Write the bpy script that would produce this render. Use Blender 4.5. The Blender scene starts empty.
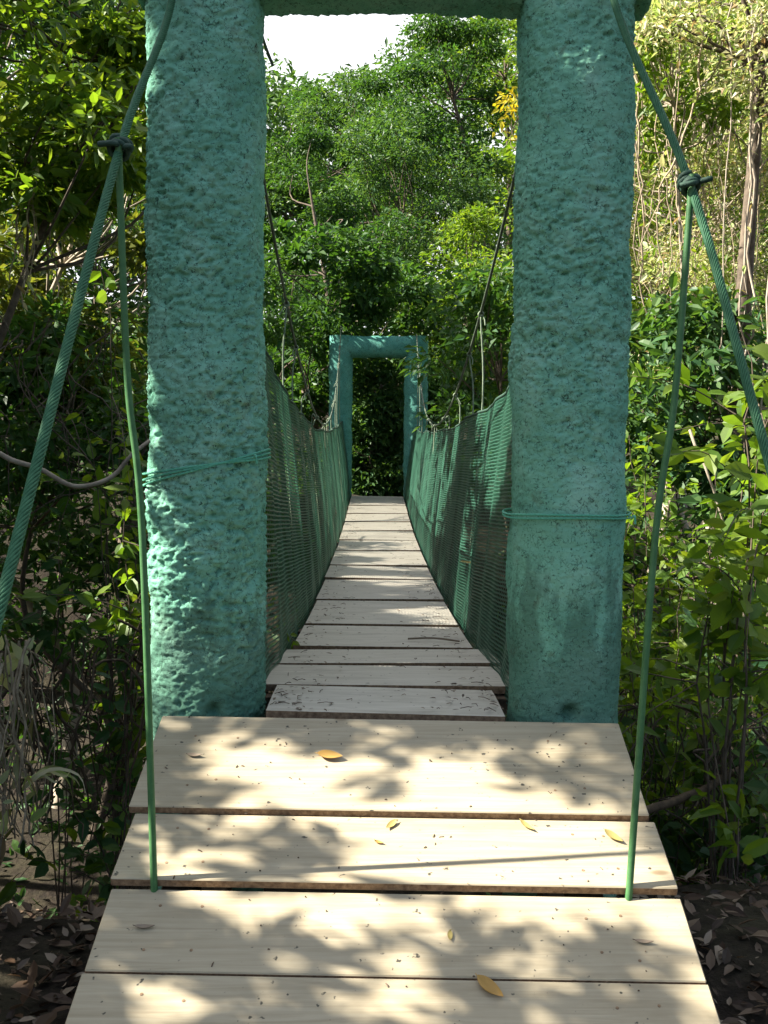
import bpy, math
import numpy as np
from mathutils import Matrix, Vector

RNG = np.random.default_rng(7)
scene = bpy.context.scene
COL = scene.collection
PI = math.pi

# ------------------------------------------------------------------ camera
F = 1080.0
W_, H_ = 768, 1024
PITCH, YAW, ROLL = math.radians(3.76), math.radians(0.5), math.radians(0.5)
cam_d = bpy.data.cameras.new('camera')
cam = bpy.data.objects.new('camera', cam_d)
COL.objects.link(cam)
cam_d.sensor_fit = 'VERTICAL'
cam_d.sensor_height = 36.0
cam_d.lens = 36.0 * F / H_
cam_d.clip_start = 0.05
cam_d.clip_end = 1500
CM = (Matrix.Rotation(-YAW, 4, 'Z') @ Matrix.Rotation(PI / 2 - PITCH, 4, 'X') @ Matrix.Rotation(ROLL, 4, 'Z'))
cam.matrix_world = CM
scene.camera = cam
R3 = np.array(CM.to_3x3())

def ray(px, py):
    v = R3 @ np.array([(px - W_ / 2) / F, -(py - H_ / 2) / F, -1.0])
    return v
def at(px, py, Y):
    """point seen at a picture position, at distance Y ahead (used to take measurements)"""
    v = ray(px, py)
    return v * (Y / v[1])
def on_plane(px, py, p0, n):
    v = ray(px, py)
    return v * (np.dot(p0, n) / np.dot(v, n))

# ------------------------------------------------------------------ light direction
SUN_EL = math.radians(42)
_h = np.array([-1.0, -0.015, 0]); _h /= np.linalg.norm(_h)
S = np.array([_h[0] * math.cos(SUN_EL), _h[1] * math.cos(SUN_EL), math.sin(SUN_EL)])  # towards the sun

# ------------------------------------------------------------------ noise
def _hash(ix, iy, iz, seed):
    n = (ix * 374761393 + iy * 668265263 + iz * 2147483647 + seed * 1274126177).astype(np.uint64) & np.uint64(0xffffffff)
    n = ((n ^ (n >> np.uint64(13))) * np.uint64(1274126177)) & np.uint64(0xffffffff)
    n = n ^ (n >> np.uint64(16))
    return n.astype(np.float64) / 4294967295.0
def vnoise(p, seed=0):
    p = np.asarray(p, float)
    f = np.floor(p); i = f.astype(np.int64); t = p - f; t = t * t * (3 - 2 * t)
    out = 0
    for dx in (0, 1):
        for dy in (0, 1):
            for dz in (0, 1):
                w = (t[:, 0] if dx else 1 - t[:, 0]) * (t[:, 1] if dy else 1 - t[:, 1]) * (t[:, 2] if dz else 1 - t[:, 2])
                out = out + w * _hash(i[:, 0] + dx, i[:, 1] + dy, i[:, 2] + dz, seed)
    return out * 2 - 1
def worley(p, seed=0):
    p = np.asarray(p, float); i = np.floor(p).astype(np.int64); best = np.full(len(p), 9.0)
    for dx in (-1, 0, 1):
        for dy in (-1, 0, 1):
            for dz in (-1, 0, 1):
                a, b, c = i[:, 0] + dx, i[:, 1] + dy, i[:, 2] + dz
                q = np.stack([a + _hash(a, b, c, seed), b + _hash(a, b, c, seed + 101), c + _hash(a, b, c, seed + 202)], 1)
                best = np.minimum(best, ((p - q) ** 2).sum(1))
    return np.sqrt(best)
def fbm(p, seed=0, octv=4, gain=.5):
    a, s, o = 1.0, 0, 0
    for k in range(octv):
        o = o + a * vnoise(np.asarray(p) * 2 ** k, seed + k * 17); s += a; a *= gain
    return o / s

# ------------------------------------------------------------------ mesh builder
class MB:
    def __init__(s): s.v = []; s.f = []; s.m = []; s.n = 0
    def add(s, v, f, mi=0):
        v = np.asarray(v, float); f = np.asarray(f, int)
        if len(f) == 0: return
        s.v.append(v); s.f.append(f + s.n); s.m.append(np.full(len(f), mi)); s.n += len(v)
    def build(s, name, mats, parent=None, smooth=False):
        V = np.concatenate(s.v) if s.v else np.zeros((0, 3))
        if parent is not None:
            V = V - np.array(parent.matrix_world.translation if parent.parent is None else parent['_o'])
        me = bpy.data.meshes.new(name)
        me.vertices.add(len(V)); me.vertices.foreach_set('co', V.astype(np.float32).ravel())
        li = np.concatenate([f.ravel() for f in s.f]); tot = np.concatenate([np.full(len(f), f.shape[1]) for f in s.f])
        st = np.concatenate([[0], np.cumsum(tot)[:-1]])
        me.loops.add(len(li)); me.loops.foreach_set('vertex_index', li.astype(np.int32))
        me.polygons.add(len(tot)); me.polygons.foreach_set('loop_start', st.astype(np.int32))
        me.polygons.foreach_set('material_index', np.concatenate(s.m).astype(np.int32))
        me.polygons.foreach_set('use_smooth', np.full(len(tot), smooth))
        if not isinstance(mats, (list, tuple)): mats = [mats]
        for m in mats: me.materials.append(m)
        me.update(); me.validate()
        o = bpy.data.objects.new(name, me); COL.objects.link(o)
        if parent is not None:
            o.parent = parent
            if parent.parent is None: o['_o'] = list(parent.location)
            else: o['_o'] = list(parent['_o'])
        return o

def frames(P):
    P = np.asarray(P, float)
    T = np.gradient(P, axis=0); T /= np.linalg.norm(T, axis=1)[:, None] + 1e-9
    ref = np.array([0, 0, 1.0]) if abs(T[:, 2]).mean() < .8 else np.array([1.0, 0, 0])
    A = np.cross(T, ref); A /= np.linalg.norm(A, axis=1)[:, None] + 1e-9
    B = np.cross(T, A)
    return T, A, B
def tube(mb, P, r, sides=6, mi=0, cap=True):
    P = np.asarray(P, float); n = len(P); r = np.broadcast_to(np.asarray(r, float), (n,))
    _, A, B = frames(P)
    a = np.arange(sides) * 2 * PI / sides
    V = P[:, None] + r[:, None, None] * (np.cos(a)[None, :, None] * A[:, None] + np.sin(a)[None, :, None] * B[:, None])
    i = np.arange(n - 1)[:, None] * sides; j = np.arange(sides)[None]; k = (j + 1) % sides
    mb.add(V.reshape(-1, 3), np.stack([i + j, i + k, i + sides + k, i + sides + j], -1).reshape(-1, 4), mi)
    if cap:
        mb.add(V[0], np.arange(sides)[None, ::-1], mi); mb.add(V[-1], np.arange(sides)[None], mi)
def spline(pts, n=20):
    pts = np.asarray(pts, float)
    if len(pts) == 2: return pts[0] + (pts[1] - pts[0]) * np.linspace(0, 1, n)[:, None]
    P = np.vstack([2 * pts[0] - pts[1], pts, 2 * pts[-1] - pts[-2]]); out = []
    for t in np.linspace(0, len(pts) - 1 - 1e-6, n):
        i = int(t); u = t - i; a, b, c, d = P[i:i + 4]
        out.append(.5 * (2 * b + (c - a) * u + (2 * a - 5 * b + 4 * c - d) * u * u + (3 * b - a - 3 * c + d) * u ** 3))
    return np.array(out)
def wire_rope(mb, P, R, lay=.14, strands=6, sides=6):
    """laid rope: strands twisted round the path"""
    P = np.asarray(P, float)
    d = np.concatenate([[0], np.cumsum(np.linalg.norm(np.diff(P, axis=0), axis=1))])
    m = int(d[-1] / .012) + 2
    s = np.linspace(0, d[-1], m); Q = np.stack([np.interp(s, d, P[:, k]) for k in range(3)], 1)
    _, A, B = frames(Q)
    rs = R * (.40 if strands < 8 else .26); rc = R - rs
    for k in range(strands):
        a = s / lay * 2 * PI + k * 2 * PI / strands
        tube(mb, Q + rc * (np.cos(a)[:, None] * A + np.sin(a)[:, None] * B), rs, sides)
    tube(mb, Q, rc * .9, 7)
def box(mb, c, ux, uy, uz, hx, hy, hz, bev=.003, mi=0, side_mi=None, nx=1):
    """chamfered box in the frame ux,uy,uz; side_mi: material of its narrow sides"""
    c = np.asarray(c, float); U = np.stack([ux, uy, uz])
    def P(x, y, z): return c + np.array([x, y, z]) @ U
    b = bev
    r = [(-hx + b, -hy), (hx - b, -hy), (hx, -hy + b), (hx, hy - b), (hx - b, hy), (-hx + b, hy), (-hx, hy - b), (-hx, -hy + b)]
    ri = [(-hx + b, -hy + b), (hx - b, -hy + b), (hx - b, -hy + b), (hx - b, hy - b), (hx - b, hy - b), (-hx + b, hy - b), (-hx + b, hy - b), (-hx + b, -hy + b)]
    V = [P(x, y, -hz) for x, y in ri] + [P(x, y, -hz + b) for x, y in r] + [P(x, y, hz - b) for x, y in r] + [P(x, y, hz) for x, y in ri]
    F_ = []; M = []
    for lv in range(3):
        for j in range(8):
            k = (j + 1) % 8; F_.append([lv * 8 + j, lv * 8 + k, lv * 8 + 8 + k, lv * 8 + 8 + j]); M.append(side_mi if (lv == 1 and side_mi is not None) else mi)
    mb.add(V, F_, mi)
    mb.m[-1] = np.array(M)
    mb.add([V[i] for i in (0, 2, 4, 6)], [[3, 2, 1, 0]], mi); mb.add([V[24 + i] for i in (0, 2, 4, 6)], [[0, 1, 2, 3]], mi)

# ------------------------------------------------------------------ object helpers
def tag(o, label=None, cat=None, group=None, kind=None):
    if label: o['label'] = label
    if cat: o['category'] = cat
    if group: o['group'] = group
    if kind: o['kind'] = kind
    return o
def thing(name, loc, label, cat, group=None):
    o = bpy.data.objects.new(name, None); COL.objects.link(o)
    o.location = [float(x) for x in loc]; o.empty_display_size = .2
    o.matrix_world = Matrix.Translation(o.location)
    return tag(o, label, cat, group)

# ------------------------------------------------------------------ materials
def newmat(name):
    m = bpy.data.materials.new(name); m.use_nodes = True
    nt = m.node_tree; nt.nodes.clear()
    return m, nt
def N(nt, t, **kw):
    n = nt.nodes.new(t)
    for k, v in kw.items():
        if k in n.inputs: n.inputs[k].default_value = v
        else: setattr(n, k, v)
    return n
def ramp(nt, fac, stops):
    r = N(nt, 'ShaderNodeValToRGB'); el = r.color_ramp.elements
    while len(el) > 1: el.remove(el[0])
    el[0].position = stops[0][0]; el[0].color = (*stops[0][1], 1)
    for p, c in stops[1:]:
        e = el.new(p); e.color = (*c, 1)
    nt.links.new(fac, r.inputs['Fac']); return r.outputs['Color']
def noise(nt, vec, scale, detail=4, rough=.55, dist=0):
    n = N(nt, 'ShaderNodeTexNoise'); n.inputs['Scale'].default_value = scale; n.inputs['Detail'].default_value = detail
    n.inputs['Roughness'].default_value = rough; n.inputs['Distortion'].default_value = dist
    if vec is not None: nt.links.new(vec, n.inputs['Vector'])
    return n.outputs['Fac']
def mapping(nt, vec, scale=(1, 1, 1), rot=(0, 0, 0)):
    m = N(nt, 'ShaderNodeMapping'); m.inputs['Scale'].default_value = scale; m.inputs['Rotation'].default_value = rot
    nt.links.new(vec, m.inputs['Vector']); return m.outputs['Vector']
def mixc(nt, fac, a, b, mode='MIX'):
    m = N(nt, 'ShaderNodeMix', data_type='RGBA', blend_type=mode)
    for key, val in ((0, fac), (6, a), (7, b)):
        if hasattr(val, 'links'): nt.links.new(val, m.inputs[key])
        else: m.inputs[key].default_value = val if key == 0 else (*val, 1)
    return m.outputs[2]
def finish(nt, color, rough=.7, bump=None, bstr=.3, bdist=.01, spec=.4):
    b = N(nt, 'ShaderNodeBsdfPrincipled'); o = N(nt, 'ShaderNodeOutputMaterial')
    b.inputs['Specular IOR Level'].default_value = spec
    if hasattr(rough, 'links'): nt.links.new(rough, b.inputs['Roughness'])
    else: b.inputs['Roughness'].default_value = rough
    if hasattr(color, 'links'): nt.links.new(color, b.inputs['Base Color'])
    else: b.inputs['Base Color'].default_value = (*color, 1)
    if bump is not None:
        bp = N(nt, 'ShaderNodeBump'); bp.inputs['Strength'].default_value = bstr; bp.inputs['Distance'].default_value = bdist
        nt.links.new(bump, bp.inputs['Height']); nt.links.new(bp.outputs['Normal'], b.inputs['Normal'])
    nt.links.new(b.outputs['BSDF'], o.inputs['Surface'])
    return b

def m_paint(name, c0, c1, c2, grime):
    m, nt = newmat(name)
    g = N(nt, 'ShaderNodeNewGeometry').outputs['Position']
    col = ramp(nt, noise(nt, g, 5, 6, .6), [(.32, c0), (.5, c1), (.68, c2)])
    fine = noise(nt, g, 110, 4, .75)
    wv = N(nt, 'ShaderNodeTexNoise'); wv.inputs['Scale'].default_value = 24; wv.inputs['Detail'].default_value = 3; nt.links.new(g, wv.inputs['Vector'])
    wm = N(nt, 'ShaderNodeVectorMath', operation='MULTIPLY_ADD'); nt.links.new(wv.outputs['Color'], wm.inputs[0]); wm.inputs[1].default_value = (.05, .05, .05); nt.links.new(g, wm.inputs[2])
    vo = N(nt, 'ShaderNodeTexVoronoi', feature='DISTANCE_TO_EDGE'); vo.inputs['Scale'].default_value = 58; nt.links.new(wm.outputs[0], vo.inputs['Vector'])
    crack = ramp(nt, vo.outputs['Distance'], [(.03, (1, 1, 1)), (.11, (0, 0, 0))])
    where = ramp(nt, noise(nt, g, 26, 5, .75), [(.50, (0, 0, 0)), (.66, (1, 1, 1))])
    crack = mixc(nt, 1.0, crack, where, 'MULTIPLY')
    pits = ramp(nt, noise(nt, g, 75, 5, .8, .9), [(.38, (1, 1, 1)), (.44, (0, 0, 0))])
    pits = mixc(nt, 1.0, crack, pits, 'LIGHTEN')
    brown = ramp(nt, noise(nt, g, 16, 6, .7, .5), [(.57, (0, 0, 0)), (.70, (1, 1, 1))])
    col = mixc(nt, pits, col, grime)
    f2 = N(nt, 'ShaderNodeMath', operation='MULTIPLY'); nt.links.new(brown, f2.inputs[0]); f2.inputs[1].default_value = .5
    col = mixc(nt, f2.outputs[0], col, (.10, .105, .055))
    # algae and splash stains rising unevenly from the foot
    z = N(nt, 'ShaderNodeSeparateXYZ'); nt.links.new(g, z.inputs[0])
    st = N(nt, 'ShaderNodeMath', operation='MULTIPLY_ADD'); nt.links.new(noise(nt, mapping(nt, g, (1, 1, .35)), 9, 6, .7), st.inputs[0]); st.inputs[1].default_value = 1.3; nt.links.new(z.outputs['Z'], st.inputs[2])
    col = mixc(nt, ramp(nt, st.outputs[0], [(.0, (.55, .55, .55)), (.16, (0, 0, 0))]), col, (.05, .10, .07))
    finish(nt, col, .9, fine, .7, .006, .12)
    return m
def m_wood(name, c0, c1, c2, stain, grain_axis='X', sp=.56):
    m, nt = newmat(name)
    g = N(nt, 'ShaderNodeNewGeometry').outputs['Position']
    v = mapping(nt, g, (1.0, 20, 20) if grain_axis == 'X' else (20, 1.0, 20))
    gr = noise(nt, v, 2.6, 7, .6, 1.2)
    col = ramp(nt, gr, [(.28, c0), (.5, c1), (.72, c2)])
    blot = noise(nt, mapping(nt, g, (1, 2.2, 2.2)), 3.0, 5, .6)
    col = mixc(nt, ramp(nt, blot, [(.52, (0, 0, 0)), (.75, (.65, .65, .65))]), col, stain)
    sp_ = ramp(nt, noise(nt, g, 45, 2, .5), [(.26, (1, 1, 1)), (.31, (0, 0, 0))])
    col = mixc(nt, sp_, col, (.05, .045, .035))
    knots = N(nt, 'ShaderNodeTexVoronoi'); knots.inputs['Scale'].default_value = 2.3; nt.links.new(mapping(nt, g, (1.0, 2.2, 2.2)), knots.inputs['Vector'])
    kn = ramp(nt, knots.outputs['Distance'], [(.0, (1, 1, 1)), (.05, (.6, .6, .6)), (.075, (0, 0, 0))])
    col = mixc(nt, kn, col, (.16, .10, .05))
    finish(nt, col, .62, gr, .2, .003, .35)
    return m
def m_plain(name, c0, c1, scale=30, rough=.6, bs=.3, spec=.4, detail=4):
    m, nt = newmat(name)
    g = N(nt, 'ShaderNodeNewGeometry').outputs['Position']
    n_ = noise(nt, g, scale, detail, .65)
    finish(nt, ramp(nt, n_, [(.33, c0), (.67, c1)]), rough, n_, bs, .005, spec)
    return m
def m_leaf(name, cols, trans=.38, tint=(1.9, 1.75, .5), rough=.5):
    """cols: ramp stops of leaf colours, one colour per leaf"""
    m, nt = newmat(name)
    geo = N(nt, 'ShaderNodeNewGeometry')
    k = len(cols)
    col = ramp(nt, geo.outputs['Random Per Island'], [(i / max(1, k - 1), c) for i, c in enumerate(cols)])
    b = N(nt, 'ShaderNodeBsdfPrincipled'); b.inputs['Roughness'].default_value = rough; b.inputs['Specular IOR Level'].default_value = .28
    nt.links.new(col, b.inputs['Base Color'])
    t = N(nt, 'ShaderNodeBsdfTranslucent')
    nt.links.new(mixc(nt, 1.0, col, tint, 'MULTIPLY'), t.inputs['Color'])
    mx = N(nt, 'ShaderNodeMixShader'); mx.inputs[0].default_value = trans
    nt.links.new(b.outputs[0], mx.inputs[1]); nt.links.new(t.outputs[0], mx.inputs[2])
    o = N(nt, 'ShaderNodeOutputMaterial'); nt.links.new(mx.outputs[0], o.inputs['Surface'])
    return m

M = {}
M['paint'] = m_paint('green_painted_render', (.145, .375, .27), (.198, .465, .34), (.27, .53, .41), (.035, .085, .064))
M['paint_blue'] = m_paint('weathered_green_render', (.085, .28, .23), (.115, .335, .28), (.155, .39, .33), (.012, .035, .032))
M['wood'] = m_wood('bleached_plank_wood', (.295, .245, .163), (.36, .306, .212), (.42, .364, .262), (.25, .205, .132))
M['wood_grey'] = m_wood('grey_deck_wood', (.37, .34, .28), (.47, .435, .365), (.55, .515, .445), (.23, .20, .155))
M['wood_edge'] = m_plain('raw_plank_edge', (.12, .07, .04), (.30, .20, .12), 60, .85, .8)
M['beam'] = m_plain('dark_beam_wood', (.05, .035, .022), (.13, .09, .055), 25, .85, .5)
M['rope'] = m_plain('green_painted_cable', (.026, .10, .05), (.05, .15, .078), 60, .6, .25, .2)
M['rod'] = m_plain('green_painted_steel', (.042, .125, .045), (.07, .175, .068), 25, .5, .2, .25)
M['knot'] = m_plain('dark_green_lashing', (.012, .04, .03), (.03, .075, .05), 70, .7, .4)
M['cord'] = m_plain('green_nylon_cord', (.08, .36, .24), (.13, .45, .32), 80, .6, .3)
M['thin_rope'] = m_plain('pale_weathered_rope', (.11, .16, .11), (.24, .29, .20), 40, .8, .4)
M['dark_cable'] = m_plain('dark_steel_cable', (.035, .05, .04), (.10, .13, .09), 12, .5, .3)
M['bark'] = m_plain('brown_bark', (.05, .037, .027), (.145, .112, .082), 14, .9, .9)
M['bark_pale'] = m_plain('pale_bark', (.22, .18, .14), (.42, .36, .28), 10, .9, .8)
M['vine'] = m_plain('dry_vine_bark', (.20, .15, .10), (.42, .34, .24), 18, .85, .5)
M['soil'] = None

def G(r, g, b): return (r, g, b)
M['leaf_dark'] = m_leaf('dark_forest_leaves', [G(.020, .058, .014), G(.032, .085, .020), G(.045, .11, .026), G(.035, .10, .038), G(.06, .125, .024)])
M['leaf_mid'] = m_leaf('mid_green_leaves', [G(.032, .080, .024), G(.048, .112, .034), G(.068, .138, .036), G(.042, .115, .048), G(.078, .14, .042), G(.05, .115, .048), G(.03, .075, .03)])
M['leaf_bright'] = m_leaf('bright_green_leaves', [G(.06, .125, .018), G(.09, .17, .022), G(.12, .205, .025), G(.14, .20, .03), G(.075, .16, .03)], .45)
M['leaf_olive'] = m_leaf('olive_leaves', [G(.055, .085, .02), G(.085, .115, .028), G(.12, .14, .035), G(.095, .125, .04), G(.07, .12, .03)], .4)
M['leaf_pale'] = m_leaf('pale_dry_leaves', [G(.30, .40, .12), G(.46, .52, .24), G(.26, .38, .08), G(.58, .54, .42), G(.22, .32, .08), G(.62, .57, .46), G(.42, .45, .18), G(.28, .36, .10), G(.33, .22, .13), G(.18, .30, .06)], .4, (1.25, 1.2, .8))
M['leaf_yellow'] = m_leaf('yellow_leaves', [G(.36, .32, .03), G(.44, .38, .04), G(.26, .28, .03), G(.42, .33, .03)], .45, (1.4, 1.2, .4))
M['leaf_dry'] = m_leaf('fallen_brown_leaves', [G(.035, .022, .015), G(.06, .037, .023), G(.10, .065, .042), G(.17, .12, .085), G(.28, .22, .16), G(.045, .03, .022), G(.08, .042, .02), G(.03, .02, .014)], .12, (1.2, 1, .7), .6)
M['leaf_orange'] = m_leaf('fallen_orange_leaves', [G(.42, .24, .06), G(.48, .30, .09)], .2, (1.2, 1, .6), .5)
M['leaf_tan'] = m_leaf('fallen_tan_leaves', [G(.42, .33, .13), G(.36, .30, .10)], .2, (1.2, 1, .6), .5)
M['net'] = m_plain('green_netting', (.013, .060, .038), (.026, .096, .063), 8, .4, .1, .5)

def m_soil():
    m, nt = newmat('forest_soil')
    g = N(nt, 'ShaderNodeNewGeometry').outputs['Position']
    a = noise(nt, g, 2.2, 8, .65); b = noise(nt, g, 24, 6, .7)
    col = ramp(nt, b, [(.3, (.009, .007, .005)), (.5, (.019, .014, .010)), (.7, (.042, .031, .022))])
    col = mixc(nt, ramp(nt, a, [(.45, (0, 0, 0)), (.65, (.8, .8, .8))]), col, (.045, .04, .022))
    finish(nt, col, .95, b, .9, .03, .2)
    return m
M['soil'] = m_soil()

# ------------------------------------------------------------------ measured frames
# entry ramp: back edge at Y=3.5 / z=-0.90, falling towards the camera by 21 degrees, turned a touch clockwise
RA = math.radians(21.0)
RU = np.array([math.cos(-.022), math.sin(-.022), -.006]); RU /= np.linalg.norm(RU)
RV = np.array([0, -math.cos(RA), -math.sin(RA)]); RV -= RU * np.dot(RU, RV); RV /= np.linalg.norm(RV)
RNn = np.cross(RV, RU); RNn /= np.linalg.norm(RNn)
if RNn[2] < 0: RNn = -RNn
R0 = np.array([0.045, 3.50, -0.895])
def ramp_uv(px, py):
    p = on_plane(px, py, R0, RNn); d = p - R0
    return np.dot(d, RU), np.dot(d, RV)
def ramp_pt(px, py, h=0): return on_plane(px, py, R0, RNn) + RNn * h
AX = 0.045                      # bridge axis
def deck_z(Y):
    return -0.915 - 0.20 * np.clip(1 - ((np.asarray(Y) - 10.7) / 6.85) ** 2, 0, None)
def deck_Y(py):
    ys = np.linspace(3.4, 11.0, 4000); v = ray(378, py); z = v[2] / v[1] * ys
    return ys[np.argmin(np.abs(z - deck_z(ys)))]

# ------------------------------------------------------------------ light gaps in the tree cover
LIT = []                        # (point, radius): beams of sunlight the leaves leave open
def lit(p, r): LIT.append((np.asarray(p, float), r))
RAMP_LIT = []
for px, py, r, wgt in [(500, 850, .26, 1.1), (585, 850, .22, 1.0), (620, 870, .14, .9), (420, 838, .16, .9), (330, 800, .14, .9), (270, 790, .10, .8), (470, 790, .12, .7), (220, 770, .08, .7), (560, 745, .14, .6),
                  (200, 850, .12, .5), (675, 905, .12, .9), (580, 905, .14, .6), (450, 905, .12, .5), (330, 930, .16, .5), (220, 925, .1, .45), (410, 990, .12, .5), (690, 985, .1, .7), (150, 990, .14, .4), (560, 995, .12, .5), (640, 760, .08, .5)]:
    RAMP_LIT.append((*ramp_uv(px, py), r, wgt))
def ramp_open(C):
    t = ((C - R0) @ RNn) / np.dot(S, RNn)
    d = C - t[:, None] * S - R0; u, v = d @ RU, d @ RV
    w = np.zeros(len(C))
    for a, b, r, g_ in RAMP_LIT: w = np.maximum(w, g_ * np.exp(-(((u - a) / 1.5) ** 2 + (v - b) ** 2) / (r * r)))
    q = np.stack([u * 7.5, v * 11, 0 * u], 1)
    val = w + fbm(q, 91, 3) * .55 + fbm(q * 2.7, 92, 2) * .22
    return (t > .4) & (np.abs(u) < 1.2) & (v > -.4) & (v < 2) & (val > .22)
for px, py, r in [(150, 70, .05), (160, 90, .06), (152, 445, .05), (160, 490, .055), (158, 560, .07), (165, 590, .06), (157, 640, .06), (155, 400, .05), (170, 370, .04), (160, 690, .05), (152, 20, .04)]:
    lit(at(px, py, 3.66) - [.03, 0, 0], r * 1.5)
for px, py, r in [(575, 25, .05), (600, 45, .055), (625, 30, .06), (585, 75, .035), (615, 8, .05)]:
    lit(at(px, py, 3.57), r * 1.6)
for Y, x, r in [(9.6, .2, .30), (8.2, .15, .12), (8.6, -.1, .14), (10.6, .25, .3), (12.4, .1, .5), (13.4, .0, .5), (14.4, .1, .5), (15.4, -.1, .45), (16.3, .1, .35), (4.6, .12, .05), (4.55, .02, .04), (7.4, .1, .09)]:
    lit((AX + x, Y, deck_z(Y)), r)
for Y, z, r in [(16, -.3, .35), (15, -.3, .4), (14, -.4, .45), (13, -.4, .42), (12, -.3, .4), (11, -.3, .34), (10, -.4, .3), (9.0, -.6, .16)]:
    lit((AX + .5, Y, z), r)
for Y, z, r in [(10, -.3, .25), (11.5, -.3, .3), (13, -.4, .3), (14.5, -.3, .3), (16, -.3, .3), (8.6, -.5, .12)]:
    lit((AX - .48, Y, z), r)
for p, r in [((1.40, 4.3, .0), .22), ((1.55, 4.2, -.25), .16), ((1.3, 5.0, -.85), .14), ((1.7, 5.4, -.4), .2), ((2.6, 9, .3), .6), ((3.4, 10, 1.8), 1.6), ((4.2, 12, 2.8), 2.2), ((3.4, 11.5, 4.4), 2.2), ((0, 19.2, .6), .8), ((3.8, 13, 2.2), 1.8), ((1.6, 20, 2), 1.0), ((0, 25, 4.5), 2.2), ((-1, 22, 3.5), 1.2),
             ((3.4, 9, 3.2), 1.2), ((2.8, 8, 2.0), .7), ((2.2, 6.5, .6), .3), ((1.6, 5.2, -.6), .5), ((2.2, 6.6, 0), .7), ((1.9, 6, .1), .5), ((1.5, 4.45, -.1), .4), ((2.0, 5.0, -.5), .35), ((-2.6, 38, 11), 3.2), ((2, 31, 9.5), 2.8), ((3.5, 40, 12), 3.5), ((0, 36, 8), 2.8), ((.5, 25, 4.5), 2.8), ((2, 21, 2.6), 1.6), ((-1.4, 22, 5), 2), ((-1.9, 6.0, 1.2), .22), ((-1.5, 5.4, -.6), .13), ((-2.0, 7.0, 2.6), 1.0), ((-2.4, 8.6, 2.2), 1.0), ((-1.45, 5.5, -.35), .2), ((-1.3, 5.6, -.8), .15), ((-2.0, 6.8, 2.3), .8), ((-2.6, 9, 2.2), .9), ((-2.4, 7.3, 3.2), .9), ((-1.9, 6.5, 1.2), .3), ((-1.2, 3.1, -1.6), .12)]:
    lit(p, r)
def open_beams(C):
    keep = ~ramp_open(C)
    for p, r in LIT:
        d = C - p; a = d @ S
        dist = np.linalg.norm(d - a[:, None] * S, axis=1)
        keep &= ~((a > .35 + r * 1.5) & (dist < r * 1.12 + .03))
    return keep

# ------------------------------------------------------------------ leaves
def leaves(mb, C, size, up=.55, droop=.25, out=None, shape='simple', rng=RNG, mi=0, ratio=.42, gaps=True):
    C = np.asarray(C, float)
    if gaps: 
        k = open_beams(C); C = C[k]
        if out is not None: out = out[k]
        if np.ndim(size): size = size[k]
    n = len(C)
    if n == 0: return
    nrm = rng.normal(size=(n, 3)); nrm /= np.linalg.norm(nrm, axis=1)[:, None]
    nrm = nrm * (1 - up) + np.array([0, 0, 1.0]) * up + 1e-4; nrm /= np.linalg.norm(nrm, axis=1)[:, None]
    d = rng.normal(size=(n, 3))
    if out is not None: d = d * .5 + out
    d[:, 2] -= droop
    d -= nrm * (d * nrm).sum(1)[:, None]; d /= np.linalg.norm(d, axis=1)[:, None] + 1e-9
    s = np.cross(nrm, d)
    L = (np.asarray(size) * rng.uniform(.4, 1.45, n))[:, None]
    w = L * ratio * rng.uniform(.8, 1.2, n)[:, None]
    if shape == 'simple':
        fold = rng.uniform(.05, .35, n)[:, None] * w
        V = np.stack([C, C + d * L * .45 + s * w * .5 + nrm * fold, C + d * L - nrm * L * .08, C + d * L * .45 - s * w * .5 + nrm * fold], 1)
        f = np.array([[0, 1, 2], [0, 2, 3]])
    else:
        fold = rng.uniform(.1, .35, n)[:, None] * w; cur = rng.uniform(-.05, .28, n)[:, None] * L
        def q(t, e, b): return C + d * L * t + s * w * e + nrm * (fold * abs(e) * 1.2 - cur * t * t)
        V = np.stack([q(0, 0, 0), q(.28, 0, 0), q(.62, 0, 0), q(1, 0, 0), q(.24, .40, 1), q(.58, .44, 1), q(.82, .2, 1), q(.24, -.40, 1), q(.58, -.44, 1), q(.82, -.2, 1)], 1)
        f = np.array([[0, 1, 4, 4], [1, 2, 5, 4], [2, 3, 6, 5], [0, 7, 1, 1], [7, 8, 2, 1], [8, 9, 3, 2]])
        base = (np.arange(n) * 10)[:, None, None]
        tri = np.array([[0, 1, 4], [0, 7, 1]]); quad = f[[1, 2, 4, 5]]
        off = mb.n
        mb.add(V.reshape(-1, 3), (base + quad).reshape(-1, 4), mi)
        mb.f.append((base + tri).reshape(-1, 3) + off); mb.m.append(np.full(n * 2, mi))
        return
    base = (np.arange(n) * V.shape[1])[:, None, None]
    mb.add(V.reshape(-1, 3), (base + f).reshape(-1, f.shape[1]), mi)

def rand_ball(n, rng):
    p = rng.normal(size=(n, 3)); p /= np.linalg.norm(p, axis=1)[:, None]
    return p * rng.uniform(0, 1, n)[:, None] ** (1 / 3)

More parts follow.
